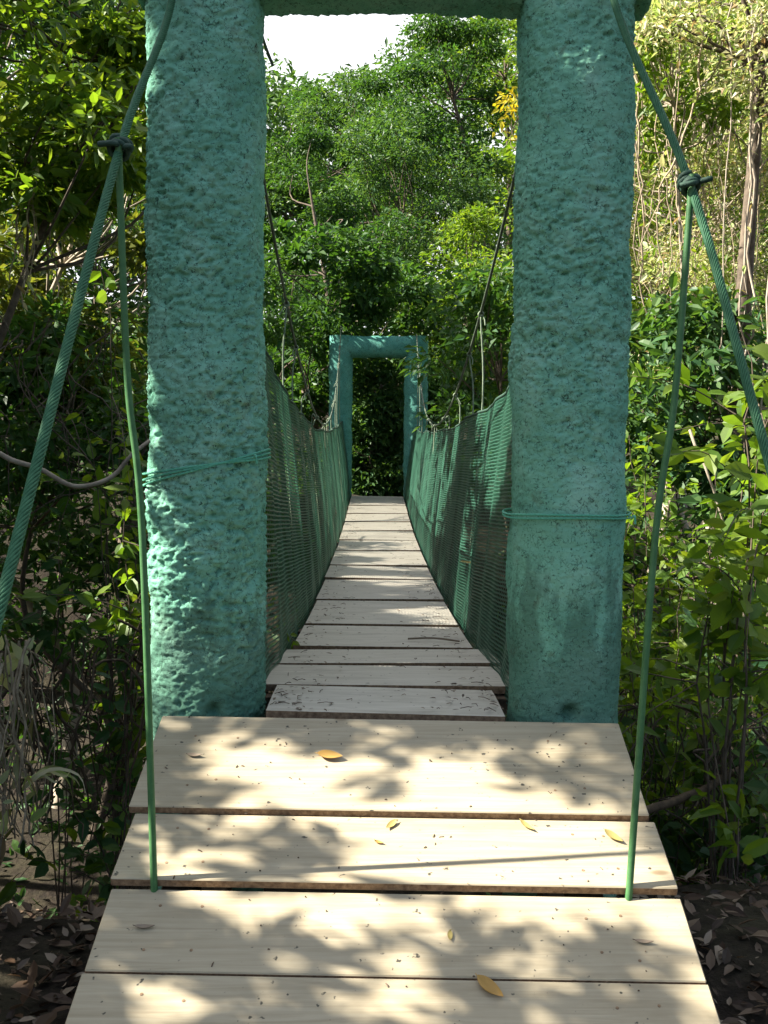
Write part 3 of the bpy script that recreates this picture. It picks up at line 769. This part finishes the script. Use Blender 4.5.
gl = MB(); n = 22000
X = rl.normal(size=n) * 1.9; Y = 1.2 + rl.uniform(0, 1, n) ** 1.3 * 6.8; keep = np.abs(X) > .55; X, Y = X[keep], Y[keep]
leaves(gl, np.stack([X, Y, ground_z(X, Y) + .015], 1), .060 * rl.uniform(.4, 1.5, len(X)), up=.6, droop=0, shape='nice', rng=rl, ratio=.45, gaps=False)
tag(gl.build('leaf_litter', M['leaf_dry'], None, False), 'thick brown leaf litter covering the ground beside the ramp', 'leaf litter', None, 'stuff')

exec_veg = True
# ------------------------------------------------------------------ vegetation
def A(px, py, Y): return at(px, py, Y)
def foot(x, y): return (x, y, gz(x, y))
def T(name, label, px, py, Y, r, leaf, mat, n, seed, **kw):
    c = A(px, py, Y); bx, by = c[0] + kw.pop('bx', 0), Y + kw.pop('by', .3)
    extra = kw.pop('extra', [])
    crowns = [(c, r)] + [(A(*e[:3]), e[3]) for e in extra]
    return tree(name, label, foot(bx, by), crowns, leaf, mat, n, seed=seed, **kw)

# --- beyond the far gate, seen between the near pillars
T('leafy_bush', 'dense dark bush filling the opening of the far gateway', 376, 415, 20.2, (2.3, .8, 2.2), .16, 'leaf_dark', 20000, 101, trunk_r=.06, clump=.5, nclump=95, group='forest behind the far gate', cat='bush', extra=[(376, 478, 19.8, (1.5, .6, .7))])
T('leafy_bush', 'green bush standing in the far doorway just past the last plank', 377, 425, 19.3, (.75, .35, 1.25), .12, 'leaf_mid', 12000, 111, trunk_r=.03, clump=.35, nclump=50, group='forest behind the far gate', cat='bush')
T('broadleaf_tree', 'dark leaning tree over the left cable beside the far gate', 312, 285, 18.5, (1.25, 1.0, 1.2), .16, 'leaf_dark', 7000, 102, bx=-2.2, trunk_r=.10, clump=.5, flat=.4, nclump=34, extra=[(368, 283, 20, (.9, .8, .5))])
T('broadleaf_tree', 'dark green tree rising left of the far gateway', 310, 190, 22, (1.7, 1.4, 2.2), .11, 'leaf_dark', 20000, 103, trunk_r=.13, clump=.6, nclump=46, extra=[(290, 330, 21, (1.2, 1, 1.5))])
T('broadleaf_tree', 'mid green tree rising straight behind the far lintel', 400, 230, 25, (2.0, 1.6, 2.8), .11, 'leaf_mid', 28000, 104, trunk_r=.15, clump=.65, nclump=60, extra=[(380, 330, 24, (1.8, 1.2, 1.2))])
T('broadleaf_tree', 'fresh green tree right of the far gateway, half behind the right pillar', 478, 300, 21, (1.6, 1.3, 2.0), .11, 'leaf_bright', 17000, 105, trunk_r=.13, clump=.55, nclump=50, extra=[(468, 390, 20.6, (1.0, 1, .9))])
T('tall_tree', 'blue green treetop at the left edge of the open sky', 285, 150, 38, (3.0, 2, 2.1), .16, 'leaf_dark', 18000, 106, trunk_r=.22, clump=.9, flat=.45, nclump=34)
T('tall_tree', 'slim treetop in the middle below the open sky', 352, 130, 36, (1.7, 1.6, 2.0), .15, 'leaf_mid', 11000, 107, trunk_r=.2, clump=.8, flat=.45, nclump=30, extra=[(345, 230, 36, (2.5, 1.5, 2.5))])
T('tall_tree', 'spreading dark tree with layered crown against the sky', 448, 78, 31, (2.2, 1.6, 1.7), .15, 'leaf_dark', 17000, 108, trunk_r=.22, clump=.85, flat=.35, nclump=34, extra=[(425, 160, 31, (1.6, 1.4, 1.2))])
T('tall_tree', 'tall yellow green tree top right under the lintel', 505, 60, 40, (3.0, 2, 2.6), .17, 'leaf_bright', 15000, 109, trunk_r=.25, clump=.95, flat=.45, nclump=40, extra=[(475, 190, 40, (3.0, 2, 3.0))])
T('sapling', 'slender sapling with a spray of yellow leaves behind the right pillar', 531, 118, 13.0, (.28, .3, .36), .10, 'leaf_yellow', 240, 110, trunk_r=.03, clump=.25, nclump=12, bx=.3, group=None)

# --- left side
T('broadleaf_tree', 'near tree with sunny yellow green leaves at top left', 55, 55, 7.0, (1.0, .9, .95), .10, 'leaf_bright', 9000, 121, bx=-1.7, trunk_r=.07, clump=.32, flat=.5, nclump=46, shape='nice', extra=[(130, 10, 7.5, (.5, .6, .5)), (60, 160, 7.4, (.7, .6, .4))])
T('broadleaf_tree', 'olive creeper covered tree behind the left stay cable', 75, 235, 9.5, (1.2, 1.0, 1.5), .11, 'leaf_olive', 9000, 122, bx=-.3, trunk_r=.09, clump=.40, nclump=50, bark='bark_pale')
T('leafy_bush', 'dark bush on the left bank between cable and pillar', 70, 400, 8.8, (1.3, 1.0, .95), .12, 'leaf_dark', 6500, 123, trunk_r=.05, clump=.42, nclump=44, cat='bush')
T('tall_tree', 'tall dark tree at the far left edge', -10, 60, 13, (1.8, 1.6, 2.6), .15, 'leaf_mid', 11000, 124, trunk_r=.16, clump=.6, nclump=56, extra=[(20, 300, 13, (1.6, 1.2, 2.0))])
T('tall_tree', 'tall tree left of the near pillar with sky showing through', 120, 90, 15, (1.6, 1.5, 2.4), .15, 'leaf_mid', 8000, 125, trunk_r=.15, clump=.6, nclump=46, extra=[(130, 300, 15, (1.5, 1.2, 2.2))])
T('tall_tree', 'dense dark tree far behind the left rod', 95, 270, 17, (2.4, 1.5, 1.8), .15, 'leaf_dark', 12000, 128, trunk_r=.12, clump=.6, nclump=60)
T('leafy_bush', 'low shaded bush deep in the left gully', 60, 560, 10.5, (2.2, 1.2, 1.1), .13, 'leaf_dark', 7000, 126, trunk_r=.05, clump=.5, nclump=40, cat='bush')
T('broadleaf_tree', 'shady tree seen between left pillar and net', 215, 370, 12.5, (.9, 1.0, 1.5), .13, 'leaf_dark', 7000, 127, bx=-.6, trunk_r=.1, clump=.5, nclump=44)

# --- right side
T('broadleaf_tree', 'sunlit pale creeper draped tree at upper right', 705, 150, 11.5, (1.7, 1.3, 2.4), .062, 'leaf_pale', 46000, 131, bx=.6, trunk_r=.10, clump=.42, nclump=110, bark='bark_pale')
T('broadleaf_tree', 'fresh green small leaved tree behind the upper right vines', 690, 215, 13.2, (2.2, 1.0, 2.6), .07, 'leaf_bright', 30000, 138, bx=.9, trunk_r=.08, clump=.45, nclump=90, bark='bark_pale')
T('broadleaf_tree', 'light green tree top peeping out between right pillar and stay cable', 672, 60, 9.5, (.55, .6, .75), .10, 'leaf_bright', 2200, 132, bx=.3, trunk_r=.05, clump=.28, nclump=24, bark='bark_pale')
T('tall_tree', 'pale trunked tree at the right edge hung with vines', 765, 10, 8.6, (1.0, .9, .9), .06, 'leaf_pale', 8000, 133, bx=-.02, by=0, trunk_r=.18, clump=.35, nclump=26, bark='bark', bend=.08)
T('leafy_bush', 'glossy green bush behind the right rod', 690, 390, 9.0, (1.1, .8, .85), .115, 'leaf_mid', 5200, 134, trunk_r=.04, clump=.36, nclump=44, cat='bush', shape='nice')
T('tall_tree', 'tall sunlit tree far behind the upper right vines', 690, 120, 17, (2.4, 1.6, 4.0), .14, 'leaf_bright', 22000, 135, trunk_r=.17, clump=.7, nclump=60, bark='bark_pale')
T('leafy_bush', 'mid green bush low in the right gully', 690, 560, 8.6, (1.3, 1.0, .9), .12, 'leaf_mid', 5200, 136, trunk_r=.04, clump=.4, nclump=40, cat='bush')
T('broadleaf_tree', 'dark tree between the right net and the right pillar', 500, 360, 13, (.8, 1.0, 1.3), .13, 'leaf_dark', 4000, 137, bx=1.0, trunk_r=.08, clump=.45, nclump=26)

# --- near shrubs with leaves one can tell apart
def Sh(name, label, px, py, Y, top, **kw):
    """py: picture height of the foot, top: of the tip"""
    c = A(px, top, Y); b = np.array([c[0], Y, gz(c[0], Y)]); h = c[2] - b[2]
    return shrub(name, label, b, h, **kw)
Sh('shrub', 'bright shrub with big sunlit leaves at the right edge', 745, 0, 4.35, 350, spread=.30, nstem=9, leaf=.105, mat='leaf_bright', per_stem=30, seed=201, side=3, start=.45)
Sh('shrub', 'leafy shrub at the foot of the right pillar', 660, 0, 5.2, 570, spread=.42, nstem=13, leaf=.078, mat='leaf_bright', per_stem=52, seed=202, side=3)
Sh('shrub', 'green shrub low behind the right rod', 720, 0, 5.0, 600, spread=.40, nstem=12, leaf=.078, mat='leaf_mid', per_stem=52, seed=203, side=3)
Sh('shrub', 'darker shrub in the right middle distance', 655, 0, 6.6, 420, spread=.5, nstem=14, leaf=.078, mat='leaf_bright', per_stem=60, seed=204, side=3, start=.4)
Sh('shrub', 'tall leafy shrub behind the bright one at right', 755, 0, 6.0, 380, spread=.5, nstem=14, leaf=.085, mat='leaf_bright', per_stem=50, seed=205, side=3, start=.4)
Sh('shrub', 'leafy shrub left of the near left pillar', 110, 0, 5.6, 500, spread=.42, nstem=7, leaf=.10, mat='leaf_bright', per_stem=30, seed=206, side=3, start=.6)
Sh('shrub', 'thin dark shrub on the left bank', 60, 0, 6.8, 470, spread=.6, nstem=6, leaf=.10, mat='leaf_dark', per_stem=40, seed=207, side=3, start=.55)
Sh('shrub', 'small shrub under the left pillar at the ramp side', 128, 0, 4.9, 620, spread=.25, nstem=5, leaf=.09, mat='leaf_dark', per_stem=26, seed=208, side=2, start=.5)
Sh('shrub', 'bright twigs of a shrub beside the upper left pillar', 118, 0, 6.2, 300, spread=.3, nstem=7, leaf=.10, mat='leaf_bright', per_stem=14, seed=209, side=3, start=.6)

# --- vines and dry tangles
def tangle(name, label, cx_, boxr, n_, rad, seed, mat='vine', group='vines', cat='vine', sag=.5, leaf=None, straight=False):
    rng = np.random.default_rng(seed); c = np.asarray(cx_, float); b = np.asarray(boxr, float)
    t = thing(name, c - [0, 0, b[2]], label, cat, group); mb = MB(); Pts = []
    for k in range(n_):
        x, y = rng.uniform(-1, 1, 2); top = c + b * [x, y, 1.0 - .25 * rng.uniform()]
        bot = c + b * [x + rng.normal() * .25, y + rng.normal() * .25, -1 + (.5 if not straight else .1) * rng.uniform()]
        m1 = top * .67 + bot * .33 + rng.normal(size=3) * b * .22; m2 = top * .33 + bot * .67 + rng.normal(size=3) * b * .22
        P = spline([top, m1, m2, bot], 22); P += np.stack([fbm(P * 4 + k * 3, seed + q, 3) for q in range(3)], 1) * .09
        tube(mb, P, rad * rng.uniform(.4, 1.4) * np.linspace(1.1, .6, 22), 5, cap=False); Pts.append(P)
    mb.build('stem', M[mat], t, True)
    if leaf:
        Q = np.concatenate(Pts); Q = Q[rng.uniform(size=len(Q)) < leaf[2]]
        lb_ = MB(); leaves(lb_, Q, leaf[0], up=.35, rng=rng, shape='nice'); lb_.build('foliage', M[leaf[1]], t)
    return t
tangle('hanging_vine', 'pale dry vines hanging in the upper right trees', A(700, 170, 9.0), (.75, .5, 1.4), 16, .007, 301, leaf=(.08, 'leaf_pale', .6))
tangle('hanging_vine', 'vines clinging round the pale trunk at the right edge', A(757, 190, 8.4), (.2, .16, 1.8), 9, .010, 302, mat='bark_pale', straight=True, leaf=(.08, 'leaf_pale', .3))
tangle('hanging_vine', 'dry pale vines dangling at the upper left', A(40, 235, 7.2), (.14, .2, .5), 8, .006, 303, leaf=(.06, 'leaf_pale', .5))
tangle('hanging_root', 'ragged dry roots hanging at the left edge by the ground', A(14, 740, 4.3), (.09, .12, .42), 30, .005, 304, straight=True, cat='roots', group=None, leaf=(.10, 'leaf_pale', .06))
tangle('hanging_vine', 'dark thin vines tangled across the left gully', A(60, 420, 7.5), (.9, .5, .7), 26, .005, 305, mat='bark')
tangle('dry_brush', 'dark twiggy brush on the ground right of the ramp', A(715, 790, 4.9), (.42, .4, .38), 50, .005, 306, mat='bark', cat='brush', group=None)
def one_tube(name, label, cat, pts, r, mat, group=None, n=40):
    mb = MB(); P = spline(pts, n); P = P + fbm(P * 6, 5, 2)[:, None] * .012
    tube(mb, P, r, 8); return tag(mb.build(name, M[mat], None, True), label, cat, group)
pass
tangle('hanging_root', 'root tangle in the hollow left of the ramp, coloured dark for its deep shade', A(75, 730, 5.0), (.40, .3, .45), 46, .006, 308, mat='beam', cat='roots', group=None)  # added over the pale bank; dark wood colour stands in for deep shade
tangle('hanging_vine', 'fine tan vine tangle behind the right stay cable', A(680, 230, 10.0), (.9, .5, 1.1), 44, .0045, 309, leaf=(.07, 'leaf_bright', .9))
one_tube('liana', 'pale curved liana looping behind the left stay cable', 'liana', [A(-40, 440, 5.0), A(10, 458, 5.0), A(40, 468, 5.0), A(75, 487, 5.0), A(110, 478, 5.05), A(135, 452, 5.1), A(165, 430, 5.3)], np.linspace(.013, .009, 40), 'bark_pale')
one_tube('fallen_log', 'dark thin log leaning in the brush right of the ramp', 'log', [A(640, 812, 4.4), A(690, 795, 4.6), A(740, 768, 4.8), A(800, 735, 5.0)], np.linspace(.019, .015, 40), 'beam')
for k, (pts, nm) in enumerate([([A(700, 560, 5.0), A(735, 590, 4.9), A(752, 640, 4.8), A(775, 655, 4.7)], 'pale bent twig low at the right edge'), ([A(690, 430, 4.6), A(705, 470, 4.5), A(722, 520, 4.5), A(752, 640, 4.5)], 'pale upright twig among the bright leaves at right')]):
    one_tube('twig', nm, 'twig', pts, np.linspace(.007, .004, 40), 'bark_pale', 'pale twigs at the right edge')
def blade_clump():
    c = A(22, 790, 4.1); rng = np.random.default_rng(8); mb = MB()
    for k in range(9):
        a = rng.uniform(-.4, 1.2); L = rng.uniform(.12, .26); d = np.array([math.cos(a), rng.normal() * .4, .25 + .3 * rng.uniform()]); 
        P = spline([c, c + d * L * .5 + [0, 0, .04], c + d * L + [0, 0, -.02], c + d * L * 1.15 + [0, 0, -.14 * rng.uniform()]], 10)
        w = np.linspace(.009, .002, 10); s_ = np.array([0, .3, 1.0])
        V = np.concatenate([P + w[:, None] * s_ , P - w[:, None] * s_]); mb.add(V, [[q, q + 1, q + 11, q + 10] for q in range(9)])
    tag(mb.build('grass_tuft', M['leaf_pale'], None, True), 'pale dead grass blades arching at the left edge', 'grass tuft')
blade_clump()

# --- out to the sides: the trees whose crowns shade the bridge (left of the view) and unseen ones added only to darken the gully
def side_tree(label, x, y, top, r, n, seed, mat='leaf_mid', leaf=.12, clump=.55, extra=()):
    return tree('shade_tree', label, foot(x, y), [((x, y, top), r)] + list(extra), leaf, mat, n, trunk_r=.10, seed=seed, clump=clump, nclump=70, low_trunk=True, group='trees beside the bridge outside the view')
side_tree('tree left of the ramp whose leaves dapple the planks', -5.2, 2.4, 3.6, (1.9, 1.7, 1.7), 16000, 401)
side_tree('tree left of the near gate shading its pillars', -5.6, 3.9, 5.7, (1.7, 1.7, 2.3), 22000, 402, 'leaf_mid')
side_tree('tree left of the bridge shading its near boards', -5.5, 6.6, 4.5, (1.6, 1.9, 1.9), 18000, 403, 'leaf_dark')
side_tree('unseen spreading tree added by the left stay cable to darken the undergrowth', -3.3, 4.5, 2.3, (1.15, 1.8, .6), 12000, 408, 'leaf_dark')  # this and the next two: unseen canopies added to darken the undergrowth
side_tree('unseen spreading tree added to shade the left side of the gully', -4.1, 6.6, 2.9, (1.25, 1.7, .7), 12000, 409, 'leaf_dark')
side_tree('unseen spreading tree added to shade the right side of the gully', 3.3, 3.6, 3.3, (1.2, 1.6, .8), 10000, 410, 'leaf_mid')
side_tree('unseen dense bush added to keep sun off the left gully', -3.5, 4.9, -.9, (.9, 1.5, 1.0), 14000, 411, 'leaf_dark')  # this and the next two: unseen bushes added to block sun on the bank
side_tree('unseen dense bush added to shade the left gully further along', -4.3, 7.0, -.3, (1.0, 1.5, 1.0), 12000, 412, 'leaf_dark')
side_tree('unseen low bush added to shade the bank left of the leaf litter', -2.75, 4.2, -1.0, (.75, .9, .7), 9000, 413, 'leaf_dark')
side_tree('unseen low tree added on the left bank to shade the gully', -4.6, 5.2, 1.3, (1.5, 1.6, 1.1), 12000, 405, 'leaf_dark')  # this and the next two: unseen trees added to keep the hollow dark
side_tree('unseen tree added on the left bank to shade the middle gully', -5.4, 8.6, 1.4, (1.5, 1.5, 1.2), 9000, 406, 'leaf_dark')
side_tree('unseen low tree added by the left stay anchor to block light', -3.6, 2.2, 1.0, (1.2, 1.2, 1.0), 9000, 407, 'leaf_dark')
side_tree('tree left of the middle of the bridge', -6.5, 11, 4.4, (1.7, 2.0, 1.9), 9000, 404, 'leaf_mid')

# --- far wood closing the view, one mass
fw = MB(); rf = np.random.default_rng(500)
nc = 1100
cx = rf.uniform(-34, 38, nc); cy = rf.uniform(44, 62, nc) - np.abs(cx) * .55
tz = np.interp(cx, [-34, -12, -6, -4, -1, 2, 5, 38], [24, 21, 17, 15.2, 15.6, 17.5, 20, 24]) * (cy / 50)
cz = ground_z(cx, cy) + rf.uniform(.02, 1, nc) * np.maximum(tz - ground_z(cx, cy), 1)
cid = np.repeat(np.arange(nc), 150); off = rand_ball(len(cid), rf) * [2.2, 2.0, 1.3]
CC = np.stack([cx, cy, cz], 1)
leaves(fw, CC[cid] + off, .40, up=.5, rng=rf, gaps=False)
tag(fw.build('far_wood', M['leaf_mid'], None, False), 'far wood closing the view behind the gate', 'wood', None, 'stuff')
# low green cover on the banks
gc = MB(); n = 26000
X = rf.normal(size=n) * 6; Y = rf.uniform(5.2, 30, n); keep = (np.abs(X - AX) > .7) | (Y > 19.5); X, Y = X[keep], Y[keep]
dens = fbm(np.stack([X * .6, Y * .6, 0 * X], 1), 4, 3) > -.15; X, Y = X[dens], Y[dens]; kp = ~((X < -.6) & (Y < 9.5) & (rf.uniform(size=len(X)) < .35)); X, Y = X[kp], Y[kp]
leaves(gc, np.stack([X, Y, ground_z(X, Y) + rf.uniform(.02, .5, len(X)) ** 1.4], 1), .12, up=.55, rng=rf, shape='nice')
tag(gc.build('ground_cover', M['leaf_dark'], None, False), 'low leafy plants covering the gully banks', 'ground cover', None, 'stuff')

# ------------------------------------------------------------------ sky, sun, view
w = bpy.data.worlds.new('World'); scene.world = w; w.use_nodes = True
nt = w.node_tree; bg = nt.nodes['Background']
sky = nt.nodes.new('ShaderNodeTexSky'); sky.sky_type = 'NISHITA'; sky.sun_disc = False
sky.sun_elevation = SUN_EL; sky.sun_rotation = math.atan2(S[0], S[1]); sky.air_density = 1.2; sky.dust_density = 2.5
tc = nt.nodes.new('ShaderNodeTexCoord')
cn = noise(nt, mapping(nt, tc.outputs['Generated'], (1, 1, 2.2)), 1.6, 6, .6, .4)
sx_ = nt.nodes.new('ShaderNodeSeparateXYZ'); nt.links.new(tc.outputs['Generated'], sx_.inputs[0])
ad = nt.nodes.new('ShaderNodeMath'); ad.operation = 'MULTIPLY_ADD'; nt.links.new(sx_.outputs['Y'], ad.inputs[0]); ad.inputs[1].default_value = .3; nt.links.new(cn, ad.inputs[2])
cm = ramp(nt, ad.outputs[0], [(.42, (0, 0, 0)), (.66, (1, 1, 1))])          # bright hazy cloud, thickest ahead
nt.links.new(mixc(nt, cm, sky.outputs[0], (7.4, 7.5, 7.8)), bg.inputs['Color']); bg.inputs['Strength'].default_value = .05
sd = bpy.data.lights.new('sun', 'SUN'); sd.energy = 5.0; sd.angle = math.radians(.53); sd.color = (1, .93, .80)
so = bpy.data.objects.new('sun', sd); COL.objects.link(so)
so.rotation_euler = Vector(S).to_track_quat('Z', 'Y').to_euler()
scene.view_settings.view_transform = 'Standard'; scene.view_settings.look = 'None'
scene.view_settings.exposure = 2.1; scene.view_settings.gamma = 1
scene.render.engine = 'CYCLES'
c = scene.cycles; c.max_bounces = 6; c.diffuse_bounces = 3; c.glossy_bounces = 2; c.transmission_bounces = 4; c.transparent_max_bounces = 4
c.use_denoising = True; c.caustics_reflective = False; c.caustics_refractive = False
c.use_adaptive_sampling = True; c.adaptive_threshold = .01
for o in bpy.data.objects:
    if '_o' in o.keys(): del o['_o']
